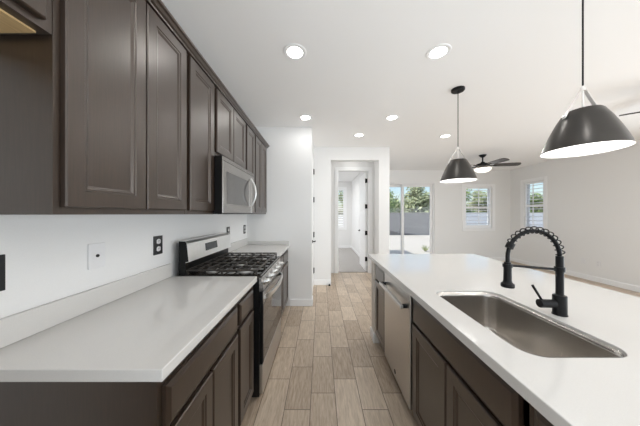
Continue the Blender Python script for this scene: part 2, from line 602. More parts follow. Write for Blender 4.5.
# ---------------------------------------------------------------- windows
def shutter_window(name, axis, a0, a1, z0, z1, face, depth, label, wall_t=0.15, mullions=1):
    """Casing, glazed sash and louvred shutter in a wall opening. axis 'x': opening runs along x in a wall whose room face is y=face."""
    ctr = ((a0 + a1) / 2, face, z0) if axis == 'x' else (face, (a0 + a1) / 2, z0)
    root = thing(name, ctr, label, 'window', kind='structure')

    def bx(mb, u0, u1, d0, d1, za, zb, bev=0.0):
        if axis == 'x':
            return mb.box(u0, u1, face + d0, face + d1, za, zb, bev, 1)
        return mb.box(face + d0, face + d1, u0, u1, za, zb, bev, 1)

    cwid = 0.085
    mb = MB()
    bx(mb, a0 - cwid, a0, -0.016, -0.001, z0 - cwid, z1 + cwid, 0.003)
    bx(mb, a1, a1 + cwid, -0.016, -0.001, z0 - cwid, z1 + cwid, 0.003)
    bx(mb, a0, a1, -0.016, -0.001, z1, z1 + cwid, 0.003)
    bx(mb, a0, a1, -0.016, -0.001, z0 - cwid, z0, 0.003)
    mb.build('casing', M['trim'], root)
    mb = MB()                                    # vinyl frame near the outside
    f = 0.035
    bx(mb, a0 + 0.001, a0 + f, 0.10, 0.14, z0, z1)
    bx(mb, a1 - f, a1 - 0.001, 0.10, 0.14, z0, z1)
    bx(mb, a0 + f, a1 - f, 0.10, 0.14, z0, z0 + f)
    bx(mb, a0 + f, a1 - f, 0.10, 0.14, z1 - f, z1)
    zm = (z0 + z1) / 2
    bx(mb, a0 + f, a1 - f, 0.10, 0.135, zm - 0.02, zm + 0.02)
    mb.build('sash', M['vinyl'], root)
    mb = MB()
    bx(mb, a0 + f, a1 - f, 0.118, 0.122, z0 + f, z1 - f)
    mb.build('pane', M['glass'], root)
    n = max(1, mullions)
    wp = (a1 - a0) / n
    for k in range(n):                           # one hinged shutter panel each
        p0, p1 = a0 + k * wp + 0.004, a0 + (k + 1) * wp - 0.004
        mb = MB()
        s, rb, rt = 0.042, 0.085, 0.05
        bx(mb, p0, p0 + s, 0.02, 0.048, z0 + 0.004, z1 - 0.004, 0.002)
        bx(mb, p1 - s, p1, 0.02, 0.048, z0 + 0.004, z1 - 0.004, 0.002)
        bx(mb, p0 + s, p1 - s, 0.02, 0.048, z0 + 0.004, z0 + rb, 0.002)
        bx(mb, p0 + s, p1 - s, 0.02, 0.048, z1 - rt, z1 - 0.004, 0.002)
        bx(mb, p0 + s, p1 - s, 0.02, 0.048, zm - 0.03, zm + 0.03, 0.002)
        shf = mb.build('shutter', M['louver'], root)
        mb = MB()
        for za, zb in ((z0 + rb, zm - 0.03), (zm + 0.03, z1 - rt)):
            cnt = max(1, round((zb - za) / 0.098))
            st = (zb - za) / cnt
            for i in range(cnt):
                zc = za + st * (i + 0.5)
                tilt = R(9)
                ring = []
                for q in range(10):
                    aa = 2 * math.pi * q / 10
                    dd, hh = 0.042 * math.cos(aa), 0.0085 * math.sin(aa)
                    ring.append((0.034 + dd * math.cos(tilt) - hh * math.sin(tilt), zc + dd * math.sin(tilt) + hh * math.cos(tilt)))
                rings = []
                for u in (p0 + s + 0.001, p1 - s - 0.001):
                    rings.append([(u, face + d, z) if axis == 'x' else (face + d, u, z) for d, z in ring])
                mb.loops(rings)
        mb.build('louvers', M['louver'], shf)
        mb = MB()
        um = (p0 + p1) / 2
        for za, zb in ((z0 + rb, zm - 0.03), (zm + 0.03, z1 - rt)):
            bx(mb, um - 0.011, um + 0.011, -0.012, -0.003, za + 0.01, zb - 0.01)
        mb.build('tilt_rod', M['louver'], shf)
    return root


shutter_window('window_1', 'x', BW[0], BW[1], BW[2], BW[3], YG, 0.15, 'white shuttered window in the far wall beneath the ceiling fan')
shutter_window('window_2', 'y', RW[0], RW[1], RW[2], RW[3], XR, 0.15, 'white shuttered window in the long side wall above the faucet')
shutter_window('window_3', 'x', BD[0], BD[1], BD[2], BD[3], YBED, 0.15, 'white shuttered bedroom window seen through the open door', mullions=2)

# sliding glass door
sd = thing('door_3', ((SD[0] + SD[1]) / 2, YG, 0), 'white framed sliding glass door to the sunny yard', 'sliding door', kind='structure')
mb = MB()
mb.box(SD[0] + 0.001, SD[0] + 0.04, YG + 0.02, YG + 0.13, 0.02, SD[3]).box(SD[1] - 0.04, SD[1] - 0.001, YG + 0.02, YG + 0.13, 0.02, SD[3])
mb.box(SD[0] + 0.04, SD[1] - 0.04, YG + 0.02, YG + 0.13, SD[3] - 0.04, SD[3] - 0.001).box(SD[0] + 0.001, SD[1] - 0.001, YG + 0.02, YG + 0.13, 0.001, 0.03)
mb.build('frame', M['vinyl'], sd)
xm = (SD[0] + SD[1]) / 2
for i, (xa, xb, ya) in enumerate(((SD[0] + 0.045, xm + 0.04, YG + 0.085), (xm - 0.03, SD[1] - 0.045, YG + 0.035))):
    mb = MB()
    s = 0.068
    mb.box(xa, xa + s, ya, ya + 0.035, 0.035, SD[3] - 0.045, 0.003, 1).box(xb - s, xb, ya, ya + 0.035, 0.035, SD[3] - 0.045, 0.003, 1)
    mb.box(xa + s, xb - s, ya, ya + 0.035, 0.035, 0.12).box(xa + s, xb - s, ya, ya + 0.035, SD[3] - 0.115, SD[3] - 0.045)
    p = mb.build('door_panel', M['vinyl'], sd)
    MB().box(xa + s, xb - s, ya + 0.015, ya + 0.020, 0.12, SD[3] - 0.115).build('pane', M['glass'], p)
    if i:
        MB().box(xb - 0.05, xb - 0.02, ya - 0.02, ya, 0.95, 1.2, 0.006, 2).build('pull_handle', M['trim'], p)

# ================================================================ OUTSIDE
struct(MB().box(-300, 300, YG + 0.15, 500, -0.14, -0.062).box(5.72, 300, -60, YG + 0.15, -0.14, -0.062), 'ground', M['patio'], 'pale sunlit yard beyond the sliding door', 'ground')
struct(MB().box(3.2, 9.8, 15.0, 15.2, -0.06, 1.42).box(3.2, 9.8, 14.97, 15.23, 1.42, 1.47), 'wall_yard', M['block'], 'grey block wall at the end of the yard')
struct(MB().box(9.8, 19, 15.0, 15.2, -0.06, 1.42).box(9.8, 19, 14.97, 15.23, 1.42, 1.47), 'wall_yard_pale', M['stucco'], 'pale stucco stretch of yard wall seen through the shutters')
struct(MB().box(18.8, 19.0, -8, 14.95, -0.06, 1.42).box(18.77, 19.03, -8, 14.95, 1.42, 1.47), 'wall_yard_side', M['stucco'], 'pale stucco wall along the side of the yard')


def tree(x, y, h, r, mat, label, group, seed, n=2600, base=0.6, leaf=0.15):
    rnd = random.Random(seed)
    root = thing('yard_tree', (x, y, -0.06), label, 'tree', group)
    mb = MB()
    pts = [(x, y, -0.06), (x + 0.05, y, h * 0.3), (x - 0.04, y + 0.05, h * 0.6)]
    mb.tube(pts, [0.10, 0.075, 0.045], 8)
    for k in range(5):
        a = k * 1.257 + rnd.random()
        mb.tube([pts[1], (x + 0.5 * r * math.cos(a), y + 0.5 * r * math.sin(a), h * 0.55), (x + 0.75 * r * math.cos(a), y + 0.75 * r * math.sin(a), h * 0.72)], [0.04, 0.028, 0.012], 6)
    mb.build('trunk', M['bark'], root, 60)
    bm = bmesh.new()
    blobs = []
    for k in range(11):
        a = rnd.random() * 6.283
        q = rnd.random() ** 0.5 * r * 0.7
        blobs.append((x + q * math.cos(a), y + q * math.sin(a), base + (h - base) * (0.15 + 0.72 * rnd.random()), r * (0.35 + 0.2 * rnd.random())))
    for i in range(n):
        bx_, by_, bz_, br_ = blobs[i % len(blobs)]
        d = Vector((rnd.gauss(0, 1), rnd.gauss(0, 1), rnd.gauss(0, 1))).normalized() * br_ * rnd.random() ** 0.4
        c = Vector((bx_, by_, bz_)) + d
        u = Vector((rnd.gauss(0, 1), rnd.gauss(0, 1), rnd.gauss(0, 1))).normalized()
        w = u.orthogonal().normalized()
        s = leaf * (0.6 + 0.8 * rnd.random())
        vs = [bm.verts.new(c + u * s), bm.verts.new(c + w * s * 0.45), bm.verts.new(c - u * s * 0.6), bm.verts.new(c - w * s * 0.45)]
        bm.faces.new(vs)
    q = MB()
    q.bm.free()
    q.bm = bm
    q.build('crown', mat, root)
    return root


spots = [(4.6, 17.4, 3.3, 1.35), (7.5, 17.2, 3.5, 1.35), (10.5, 17.3, 3.4, 1.35), (13.5, 17.2, 3.3, 1.35), (16.6, 17.4, 3.3, 1.35)]
for i, (x, y, h, r) in enumerate(spots):
    tree(x, y, h, r, M['leaf_a' if i % 2 == 0 else 'leaf_b'], 'leafy green tree growing behind the grey block wall of the yard', 'trees behind the end yard wall', 10 + i)
for i, (x, y, h, r) in enumerate([(3.0, 20.6, 4.1, 1.4), (6.2, 20.4, 4.4, 1.45), (9.3, 20.7, 4.2, 1.4), (12.4, 20.5, 3.9, 1.4), (15.5, 20.6, 3.9, 1.4)]):
    tree(x, y, h, r, M['leaf_b' if i % 2 == 0 else 'leaf_a'], 'taller tree standing in the second row beyond the grey block wall', 'taller trees farther behind the yard wall', 70 + i)
for i, (x, y, h, r) in enumerate([(20.8, 14.0, 3.4, 1.4), (20.4, 17.3, 3.5, 1.4), (20.9, 20.6, 3.5, 1.4)]):
    tree(x, y, h, r, M['leaf_b' if i % 2 == 0 else 'leaf_a'], 'leafy tree beyond the yard corner seen through the shutters', 'trees behind the side yard wall', 40 + i)

# small desert plant on the patio
rnd = random.Random(3)
pl = thing('yard_plant', (4.02, 8.45, -0.06), 'small spiky grey-green plant on the pale ground outside the sliding door', 'plant')
mb = MB()
for k in range(26):
    a = k * 2.4
    l_ = 0.16 + 0.16 * rnd.random()
    el = R(25 + 50 * rnd.random())
    d = Vector((math.cos(a) * math.cos(el), math.sin(a) * math.cos(el), math.sin(el)))
    p0 = Vector((4.02, 8.45, -0.06))
    mb.tube([p0, p0 + d * l_ * 0.5 + Vector((0, 0, 0.02)), p0 + d * l_], [0.012, 0.009, 0.002], 5)
mb.build('leaves', M['leaf_b'], pl)

# ================================================================ CABINETS
DOOR = [(0.0, 0.004), (0.004, 0.0), (0.054, 0.0), (0.058, 0.004), (0.064, 0.004), (0.074, 0.010), (0.080, 0.010)]
SLAB = [(0.0, 0.007), (0.004, 0.005), (0.016, 0.0), (0.020, 0.0)]


def cab_door(root, xf, s, y0, y1, z0, z1, name='door', slab=False):
    return MB().panel(xf, s, y0, y1, z0, z1, SLAB if slab else DOOR, 0.019).build(name, M['wood'], root)


UZ0, UZ1 = 1.362, 2.345
UXB, UXD = -0.811, -0.790          # face frame and door planes of the wall cabinets


def upper(y0, y1, z0, z1, doors, label, dz0=None, dz1=2.335):
    root = thing('wall_cabinet', (XL + 0.15, (y0 + y1) / 2, z0), label, 'cabinet', 'dark wall cabinets above the stove counter')
    MB().box(XL + 0.002, UXB, y0, y1, z0 + 0.006, z1).build('body', M['wood'], root)
    for a, b in doors:
        cab_door(root, UXD, 1, a, b, z0 + 0.03 if dz0 is None else dz0, dz1)
    return root


r0 = upper(-0.220, 0.664, 1.905, UZ1, [(-0.205, 0.175), (0.188, 0.637)], 'short dark wall cabinet over the empty fridge space with a pale underside', 1.932)
MB().box(XL + 0.02, UXB - 0.03, -0.21, 0.650, 1.9045, 1.9105).build('underside', M['raw_wood'], r0, label='pale unfinished wood underside')
upper(0.666, 1.312, UZ0, UZ1, [(0.684, 1.000), (1.008, 1.302)], 'tall two-door dark wall cabinet nearest the camera above the white counter')
upper(1.314, 1.662, UZ0, UZ1, [(1.338, 1.640)], 'tall narrow one-door dark wall cabinet touching the microwave side')
upper(1.664, 2.348, 1.815, UZ1, [(1.684, 2.000), (2.010, 2.326)], 'short two-door dark wall cabinet directly above the microwave')
upper(2.350, 2.668, UZ0, UZ1, [(2.372, 2.648)], 'one-door dark wall cabinet just past the microwave')
upper(2.670, 3.274, UZ0, UZ1, [(2.690, 2.955), (2.965, 3.235)], 'last two-door dark wall cabinet against the blank end wall')

# crown along the tops
prof = [(UXB - 0.02, 2.3455), (UXB + 0.022, 2.3455), (UXB + 0.024, 2.353), (UXB + 0.034, 2.358), (UXB + 0.042, 2.370), (UXB + 0.052, 2.374), (UXB + 0.052, 2.387), (UXB - 0.02, 2.387)]
tag(MB().prism(prof, -0.220, 3.276).build('crown_molding', M['wood'], smooth=25), 'dark stepped crown molding along the tops of the wall cabinets', 'molding', kind='thing')


def base_cab(s, xb, xf, xd, y0, y1, fronts, label, group, hollow=False, end_panel=None):
    """s: facing sign, xb back, xf face frame, xd door plane. fronts: (kind, y0, y1, z0, z1)."""
    root = thing('base_cabinet', ((xb + xf) / 2, (y0 + y1) / 2, 0), label, 'cabinet', group)
    mb = MB()
    if hollow:
        mb.box(xb, xf, y0, y1, 0.10, 0.62)
        mb.box(xf, xf - s * 0.02, y0, y1, 0.62, 0.874)
        mb.box(xb, xf, y0, y0 + 0.016, 0.62, 0.874).box(xb, xf, y1 - 0.016, y1, 0.62, 0.874)
    else:
        mb.box(xb, xf, y0, y1, 0.10, 0.874)
    mb.build('body', M['wood'], root)
    MB().box(xb, xf - s * 0.07, y0, y1, 0.0, 0.10).build('toe_kick', M['wood_dark'], root)
    if end_panel:
        MB().box(xb, xf, end_panel[0], end_panel[1], 0.0, 0.874).build('side_panel', M['wood'], root)
    for k, a, b, za, zb in fronts:
        cab_door(root, xd, s, a, b, za, zb, 'drawer' if k == 'drawer' else ('false_front' if k == 'false' else 'door'), slab=k != 'door')
    return root


LXF, LXD = -0.492, -0.471
base_cab(1, XL + 0.002, LXF, LXD, 0.674, 1.280,
         [('drawer', 0.680, 1.262, 0.700, 0.838), ('door', 0.680, 0.964, 0.118, 0.680), ('door', 0.974, 1.262, 0.118, 0.680)],
         'dark base cabinet with one wide drawer and two doors under the near counter end', 'dark base cabinets below the stove counter', end_panel=(0.662, 0.673))
base_cab(1, XL + 0.002, LXF, LXD, 1.282, 1.608,
         [('drawer', 1.298, 1.556, 0.712, 0.838), ('door', 1.298, 1.556, 0.118, 0.690)],
         'narrow dark base cabinet with one drawer and one door next to the stove', 'dark base cabinets below the stove counter')
base_cab(1, XL + 0.002, LXF, LXD, 2.386, 3.274,
         [('drawer', 2.44, 2.80, 0.700, 0.838), ('drawer', 2.82, 3.22, 0.700, 0.838), ('door', 2.44, 2.80, 0.118, 0.680), ('door', 2.82, 3.22, 0.118, 0.680)],
         'dark base cabinet beyond the stove against the blank end wall', 'dark base cabinets below the stove counter')

CT0, CT1 = 0.876, 0.914
tag(MB().box(XL + 0.002, -0.464, 0.645, 1.612, CT0, CT1, 0.003, 2).build('countertop', M['quartz']), 'white quartz countertop before the stove, its near end open', 'countertop', 'white countertops beside the stove')
tag(MB().box(XL + 0.002, -0.464, 2.382, 3.277, CT0, CT1, 0.003, 2).build('countertop', M['quartz']), 'short white quartz countertop beyond the stove ending at the blank wall', 'countertop', 'white countertops beside the stove')
tag(MB().box(XL + 0.001, -1.080, 0.645, 1.602, CT1 + 0.001, 1.012, 0.002, 1).build('backsplash', M['quartz']), 'low white quartz backsplash strip behind the near counter', 'backsplash', 'low quartz backsplashes')
mb = MB().box(XL + 0.001, -1.080, 2.392, 3.277, CT1 + 0.001, 1.012, 0.002, 1).box(-1.080, -0.468, 3.258, 3.277, CT1 + 0.001, 0.966, 0.002, 1)
tag(mb.build('backsplash', M['quartz']), 'low white quartz backsplash strip round the counter corner beyond the stove', 'backsplash', 'low quartz backsplashes')

# ================================================================ MICROWAVE
MY0, MY1, MX = 1.632, 2.392, -0.724
mw = thing('microwave', ((XL + MX) / 2, 2.0, 1.372), 'stainless steel over-range microwave with curved handle beneath short wall cabinets', 'microwave')
MZ0, MZ1 = 1.366, 1.805
MB().box(XL + 0.003, UXB - 0.002, 1.668, 2.344, MZ0 + 0.004, MZ1).box(UXB - 0.002, MX - 0.0075, MY0 + 0.034, MY1, MZ0 + 0.004, MZ1).build('body', M['black_enamel'], mw, label='black case')
SX = -0.786
MB().box(SX, MX - 0.0075, MY0, MY0 + 0.033, MZ0 + 0.004, MZ1, 0.002, 1).build('side_cover', M['black_enamel'], mw)
door = MB().panel(MX, 1, MY0, 2.300, MZ0 + 0.012, 1.772, [(0.0, 0.003), (0.003, 0.0), (0.062, 0.0), (0.065, 0.003), (0.07, 0.003)], 0.007).build('door', M['oven_steel'], mw)
MB().panel(MX - 0.002, 1, MY0 + 0.071, 2.228, MZ0 + 0.083, 1.701, [(0.0, 0.001), (0.002, 0.0), (0.01, 0.0)], 0.0015).build('window', M['mw_glass'], door, label='smoky glass window')
hp = []
for k in range(13):
    t = k / 12
    hp.append((MX + 0.006 + 0.052 * math.sin(math.pi * t) ** 0.8, 2.262, 1.445 + 0.285 * t))
MB().tube(hp, 0.0105, 12).build('handle', M['chrome'], door, 60, label='bowed polished handle')
MB().panel(MX, 1, 2.303, MY1, MZ0 + 0.012, 1.772, [(0.0, 0.003), (0.003, 0.0), (0.01, 0.0)], 0.007).build('control_panel', M['oven_steel'], mw)
mb = MB().box(MX - 0.007, MX - 0.003, MY0, MY1, 1.775, MZ1, 0.001, 1)
for k in range(3):
    mb.box(MX - 0.005, MX - 0.001, MY0 + 0.02, MY1 - 0.02, 1.779 + k * 0.009, 1.784 + k * 0.009)
mb.build('vent_grille', M['oven_steel'], mw)

# ================================================================ GAS RANGE
RY0, RY1 = 1.618, 2.376
RXF = -0.452
rg = thing('gas_range', (-0.76, 2.0, 0), 'freestanding stainless gas range with black grates set between the white counters', 'stove')
MB().box(-1.085, RXF, RY0, RY1, 0.02, 0.900, 0.003, 1).build('body', M['black_enamel'], rg, label='black enamel side panels')
for x in (-1.02, -0.50):
    for y in (RY0 + 0.06, RY1 - 0.06):
        MB().cyl((x, y, 0.0), (x, y, 0.02), 0.02, 12).build('foot', M['black'], rg)
MB().box(-1.03, RXF + 0.012, RY0, RY1, 0.9005, 0.918, 0.006, 2).build('cooktop', M['black_glass'], rg)
for y, x, r in ((RY0 + 0.14, -0.60, 0.05), (RY0 + 0.14, -0.86, 0.04), ((RY0 + RY1) / 2, -0.73, 0.055), (RY1 - 0.14, -0.60, 0.045), (RY1 - 0.14, -0.86, 0.036)):
    b = MB().lathe([(r * 1.25, 0), (r * 1.2, 0.008), (r, 0.010), (r, 0.014)], (x, y, 0.918), 24).build('burner', M['nickel'], rg, 40)
    MB().lathe([(r * 0.9, 0), (r * 0.95, 0.004), (r * 0.9, 0.008), (r * 0.6, 0.010)], (x, y, 0.932), 24).build('burner_cap', M['iron'], b, 40)
gw = (RY1 - RY0 - 0.02) / 3
for k in range(3):
    a, b = RY0 + 0.01 + k * gw + 0.002, RY0 + 0.01 + (k + 1) * gw - 0.002
    gx0, gx1 = -0.995, -0.470
    mb = MB()
    zt0, zt1 = 0.944, 0.957
    for y in (a, b - 0.012):
        mb.box(gx0, gx1, y, y + 0.012, zt0, zt1, 0.002, 1)
    for x in (gx0, gx1 - 0.012):
        mb.box(x, x + 0.012, a + 0.012, b - 0.012, zt0, zt1, 0.002, 1)
    ym = (a + b) / 2
    mb.box(gx0 + 0.012, gx1 - 0.012, ym - 0.005, ym + 0.005, zt0, zt1, 0.002, 1)
    for i in range(1, 7):
        x = gx0 + (gx1 - gx0) * i / 7
        mb.box(x - 0.004, x + 0.004, a + 0.012, b - 0.012, zt0 + 0.001, zt1 + 0.001, 0.002, 1)
    for x in (gx0 + 0.006, (gx0 + gx1) / 2, gx1 - 0.006):
        for y in (a + 0.006, b - 0.006):
            mb.box(x - 0.006, x + 0.006, y - 0.005, y + 0.005, 0.9185, zt0 + 0.002)
    mb.build('grate', M['iron'], rg)
# sloped control panel with knobs
prof = [(RXF + 0.001, 0.800), (RXF + 0.030, 0.800), (RXF + 0.034, 0.806), (RXF + 0.014, 0.898), (RXF + 0.001, 0.900)]
cp = MB().prism(prof, RY0 + 0.001, RY1 - 0.001).build('control_panel', M['oven_steel'], rg)
nrm = Vector((0.092, 0, 0.02)).normalized()
for k in range(5):
    y = RY0 + 0.085 + k * (RY1 - RY0 - 0.17) / 4
    c = Vector((RXF + 0.024, y, 0.852))
    kn = MB().lathe([(0.026, 0.0), (0.026, 0.004), (0.021, 0.008), (0.019, 0.032), (0.016, 0.036)], c, 22, rot=nrm.to_track_quat('Z', 'Y').to_matrix()).build('knob', M['chrome'], rg, 40)
    mb = MB()
    mb.box(c.x + 0.008, c.x + 0.046, c.y - 0.004, c.y + 0.004, c.z + 0.001, c.z + 0.018, 0.002, 1)
    mb.build('grip', M['nickel'], kn)
od = MB().box(RXF + 0.001, RXF + 0.026, RY0 + 0.003, RY1 - 0.003, 0.262, 0.792, 0.004, 2).build('oven_door', M['black_enamel'], rg)
MB().box(RXF + 0.0245, RXF + 0.0285, RY0 + 0.004, RY1 - 0.004, 0.704, 0.791, 0.001, 1).build('top_band', M['oven_steel'], od, label='brushed steel band')
MB().box(RXF + 0.0265, RXF + 0.029, RY0 + 0.012, RY1 - 0.012, 0.270, 0.700, 0.001, 1).build('window', M['black_glass'], od, label='dark reflective glass')
hp = []
for k in range(15):
    t = k / 14
    hp.append((RXF + 0.030 + 0.048 * math.sin(math.pi * t) ** 0.55, RY0 + 0.05 + (RY1 - RY0 - 0.10) * t, 0.742))
mb = MB()
rings = []
for i, p in enumerate(hp):
    rings.append([(p[0] + dx, p[1], p[2] + dz) for dx, dz in ((-0.008, -0.016), (0.006, -0.017), (0.011, 0.0), (0.006, 0.017), (-0.008, 0.016))])
mb.loops(rings)
mb.build('handle', M['bright_steel'], od, 35, label='bright bowed handle bar')
MB().box(RXF + 0.001, RXF + 0.026, RY0 + 0.003, RY1 - 0.003, 0.045, 0.256, 0.004, 2).build('drawer', M['steel'], rg)
# back guard
prof = [(-1.045, 0.919), (-0.995, 0.919), (-0.995, 1.012), (-0.972, 1.018), (-0.988, 1.158), (-1.000, 1.168), (-1.045, 1.168)]
bg = MB().prism(prof, RY0 + 0.003, RY1 - 0.003).build('backguard', M['black_enamel'], rg)
prof = [(-0.994, 1.010), (-0.966, 1.016), (-0.980, 1.152), (-0.992, 1.167), (-1.040, 1.170), (-1.040, 1.1685), (-0.9995, 1.1685), (-0.987, 1.1585), (-0.971, 1.0185), (-0.994, 1.0125)]
MB().prism(prof, RY0 + 0.002, RY1 - 0.002).build('console', M['bright_steel'], bg, 30, label='brushed steel console face')
disp = MB()
disp.loops([[(-0.9695, 1.86, 1.060), (-0.9695, 2.07, 1.060), (-0.9755, 2.07, 1.122), (-0.9755, 1.86, 1.122)],
            [(-0.9675, 1.862, 1.062), (-0.9675, 2.068, 1.062), (-0.9735, 2.068, 1.120), (-0.9735, 1.862, 1.120)]])
disp.build('display', M['display'], bg, label='dark grey clock display')

# ================================================================ ISLAND
IX0, IX1, IY0, IY1 = 0.543, 1.75, -0.45, 2.52
IXF, IXD = 0.597, 0.576
IB = 1.20                                    # back of the island cabinets
base_cab(-1, IB, IXF, IXD, 1.978, 2.330, [('drawer', 1.990, 2.318, 0.700, 0.838), ('door', 1.990, 2.318, 0.118, 0.680)],
         'narrow dark island cabinet between the dishwasher and the pale end post', 'dark base cabinets of the island')
base_cab(-1, IB, IXF, IXD, 0.630, 1.392, [('false', 0.648, 1.382, 0.695, 0.845), ('door', 0.648, 1.010, 0.118, 0.680), ('door', 1.020, 1.382, 0.118, 0.680)],
         'wide dark island cabinet with two doors under the sink', 'dark base cabinets of the island', hollow=True)
base_cab(-1, IB, IXF, IXD, -0.02, 0.628, [('drawer', 0.000, 0.600, 0.695, 0.845), ('door', 0.000, 0.294, 0.118, 0.680), ('door', 0.306, 0.600, 0.118, 0.680)],
         'dark island cabinet at the near end past the sink', 'dark base cabinets of the island')
base_cab(-1, IB, IXF, IXD, -0.42, -0.022, [('drawer', -0.405, -0.037, 0.695, 0.845), ('door', -0.405, -0.037, 0.118, 0.680)],
         'dark island cabinet outside the picture behind the camera', 'dark base cabinets of the island')
ep = thing('island_wall', (0.95, 2.40, 0), 'off-white end post and back wall of the island with a small baseboard', 'island end')
MB().box(0.572, 1.30, 2.334, 2.470, 0.0, 0.874).box(IB + 0.004, 1.30, -0.42, 2.334, 0.0, 0.874).build('panel', M['post'], ep)
mb = MB().box(0.560, 1.312, 2.471, 2.483, 0, 0.105, 0.003, 1).box(0.560, 0.571, 2.325, 2.471, 0, 0.105, 0.003, 1).box(1.301, 1.312, -0.42, 2.471, 0, 0.105, 0.003, 1)
mb.build('baseboard', M['trim'], ep)

# dishwasher
DY0, DY1 = 1.400, 1.968
dw = thing('dishwasher', (0.88, 1.68, 0), 'stainless steel dishwasher with bar handle built into the island', 'dishwasher')
MB().box(0.602, 1.18, DY0 + 0.002, DY1 - 0.002, 0.10, 0.868).build('tub', M['black_enamel'], dw)
MB().box(0.66, 1.10, DY0 + 0.01, DY1 - 0.01, 0.0, 0.0995).build('toe_kick', M['wood_dark'], dw)
dd = MB().box(0.570, 0.600, DY0 + 0.006, DY1 - 0.004, 0.115, 0.866, 0.005, 2).build('door', M['steel'], dw)
mb = MB().box(0.515, 0.540, DY0 + 0.03, DY1 - 0.03, 0.752, 0.777, 0.006, 2)
mb.build('handle', M['chrome'], dd, label='polished square bar handle')
for y in (DY0 + 0.035, DY1 - 0.06):
    MB().box(0.539, 0.5705, y, y + 0.025, 0.754, 0.775, 0.002, 1).build('bracket', M['black'], dd)
MB().cyl((0.5700, 1.683, 0.165), (0.5680, 1.683, 0.165), 0.016, 20).build('badge', M['black'], dd, 40, label='small round dark badge')

# island countertop with an undermount cut-out
SX0, SX1, SY0, SY1, SR = 0.664, 1.022, 0.700, 1.312, 0.070
bm = bmesh.new()
edges = []
for ring in ([(IX0, IY0, CT1), (IX1, IY0, CT1), (IX1, IY1, CT1), (IX0, IY1, CT1)], rrect(SX0, SX1, SY0, SY1, SR, CT1, 10)):
    vs = [bm.verts.new(p) for p in ring]
    edges += [bm.edges.new((vs[i], vs[(i + 1) % len(vs)])) for i in range(len(vs))]
bmesh.ops.triangle_fill(bm, use_beauty=True, use_dissolve=False, edges=edges)
ext = bmesh.ops.extrude_face_region(bm, geom=list(bm.faces))
bmesh.ops.translate(bm, verts=[v for v in ext['geom'] if isinstance(v, bmesh.types.BMVert)], vec=(0, 0, CT0 - CT1))
q = MB()
q.bm.free()
q.bm = bm
ic = q.build('countertop', M['quartz'])
bv = ic.modifiers.new('edge', 'BEVEL')
bv.width, bv.segments, bv.limit_method, bv.angle_limit = 0.003, 2, 'ANGLE', R(40)
tag(ic, 'large white quartz island countertop with a sink cut-out', 'countertop')

# sink
mb = MB()
g = 0.004
sk = [(g - 0.001, 0.904), (g + 0.001, 0.880), (0.012, 0.720), (0.018, 0.695), (0.032, 0.680), (0.060, 0.676)]
rings = []
for ins, z in sk:
    rings.append(rrect(SX0 + ins, SX1 - ins, SY0 + ins, SY1 - ins, max(0.03, SR - ins * 0.6), z, 10))
cx, cy = (SX0 + SX1) / 2 + 0.02, (SY0 + SY1) / 2
rings.append([(cx + 0.045 * math.cos(math.atan2(p[1] - cy, p[0] - cx)), cy + 0.045 * math.sin(math.atan2(p[1] - cy, p[0] - cx)), 0.672) for p in rings[-1]])
mb.loops(rings, cap0=False, cap1=False)
sink = thing('sink', (0.85, 0.99, 0.66), 'single-bowl stainless undermount sink set in the white island top', 'sink')
so = mb.build('basin', M['sink_steel'], sink, 50)
sm = so.modifiers.new('thick', 'SOLIDIFY')
sm.thickness, sm.offset = 0.0010, 1
MB().lathe([(0.0, 0.006), (0.03, 0.006), (0.032, 0.003), (0.046, 0.0055), (0.049, 0.0035), (0.046, -0.001), (0.04, -0.03), (0.0, -0.03)], (cx, cy, 0.671), 28, False, False).build('drain', M['chrome'], sink, 50)

# faucet
FX, FY = 1.083, 0.996
fc = thing('faucet', (FX, FY, CT1), 'matte black spring-neck kitchen faucet standing behind the sink', 'faucet')
MB().lathe([(0.0, 0.0), (0.0265, 0.0), (0.0265, 0.004), (0.0245, 0.006), (0.0245, 0.085), (0.0235, 0.088), (0.0175, 0.090), (0.0140, 0.093), (0.0140, 0.255), (0.0135, 0.264), (0.0, 0.264)], (FX, FY, CT1 + 0.0005), 28, False, False).build('body', M['black'], fc, 40)
r_ = 0.118
ax = FX - r_
zt = CT1 + 0.262
arc = [Vector((FX, FY, zt - 0.005))]
for k in range(0, 25):
    a = math.pi * k / 24
    arc.append(Vector((ax + r_ * math.cos(a), FY, zt + r_ * math.sin(a))))
hose = arc + [Vector((FX - 2 * r_, FY, zt - 0.035))]
MB().tube(hose, 0.0082, 12).build('hose', M['black'], fc, 60)
coil = []
turns, N = 14, 14 * 16
a_end = math.pi * 0.86
for k in range(N + 1):
    t = k / N
    a = a_end * t
    th = 2 * math.pi * turns * t
    rad = 0.0145
    rr = r_ + 0.004 + rad * math.cos(th)
    coil.append((ax + rr * math.cos(a), FY + rad * math.sin(th), zt + rr * math.sin(a)))
MB().tube(coil, 0.0024, 6).build('spring', M['black'], fc, 60)
p1, p2 = (ax + r_ * math.cos(a_end)), (zt + r_ * math.sin(a_end))
tdir = Vector((-math.sin(a_end), 0, math.cos(a_end)))
cc = Vector((p1, FY, p2))
MB().cyl(cc - tdir * 0.012, cc + tdir * 0.012, 0.016, 18).build('collar', M['black'], fc, 40)
hx = FX - 2 * r_
MB().lathe([(0.0, 0.0), (0.024, 0.0), (0.0255, 0.004), (0.0245, 0.016), (0.018, 0.021), (0.0155, 0.030), (0.0145, 0.100), (0.0125, 0.112), (0.0, 0.112)], (hx, FY, 1.040), 26, False, False).build('spray_head', M['black'], fc, 40)
mb = MB().cyl((FX - 0.016, FY, 1.120), (hx + 0.013, FY, 1.137), 0.0055, 12)
mb.cyl((FX, FY, 1.110), (FX, FY, 1.130), 0.0185, 22)
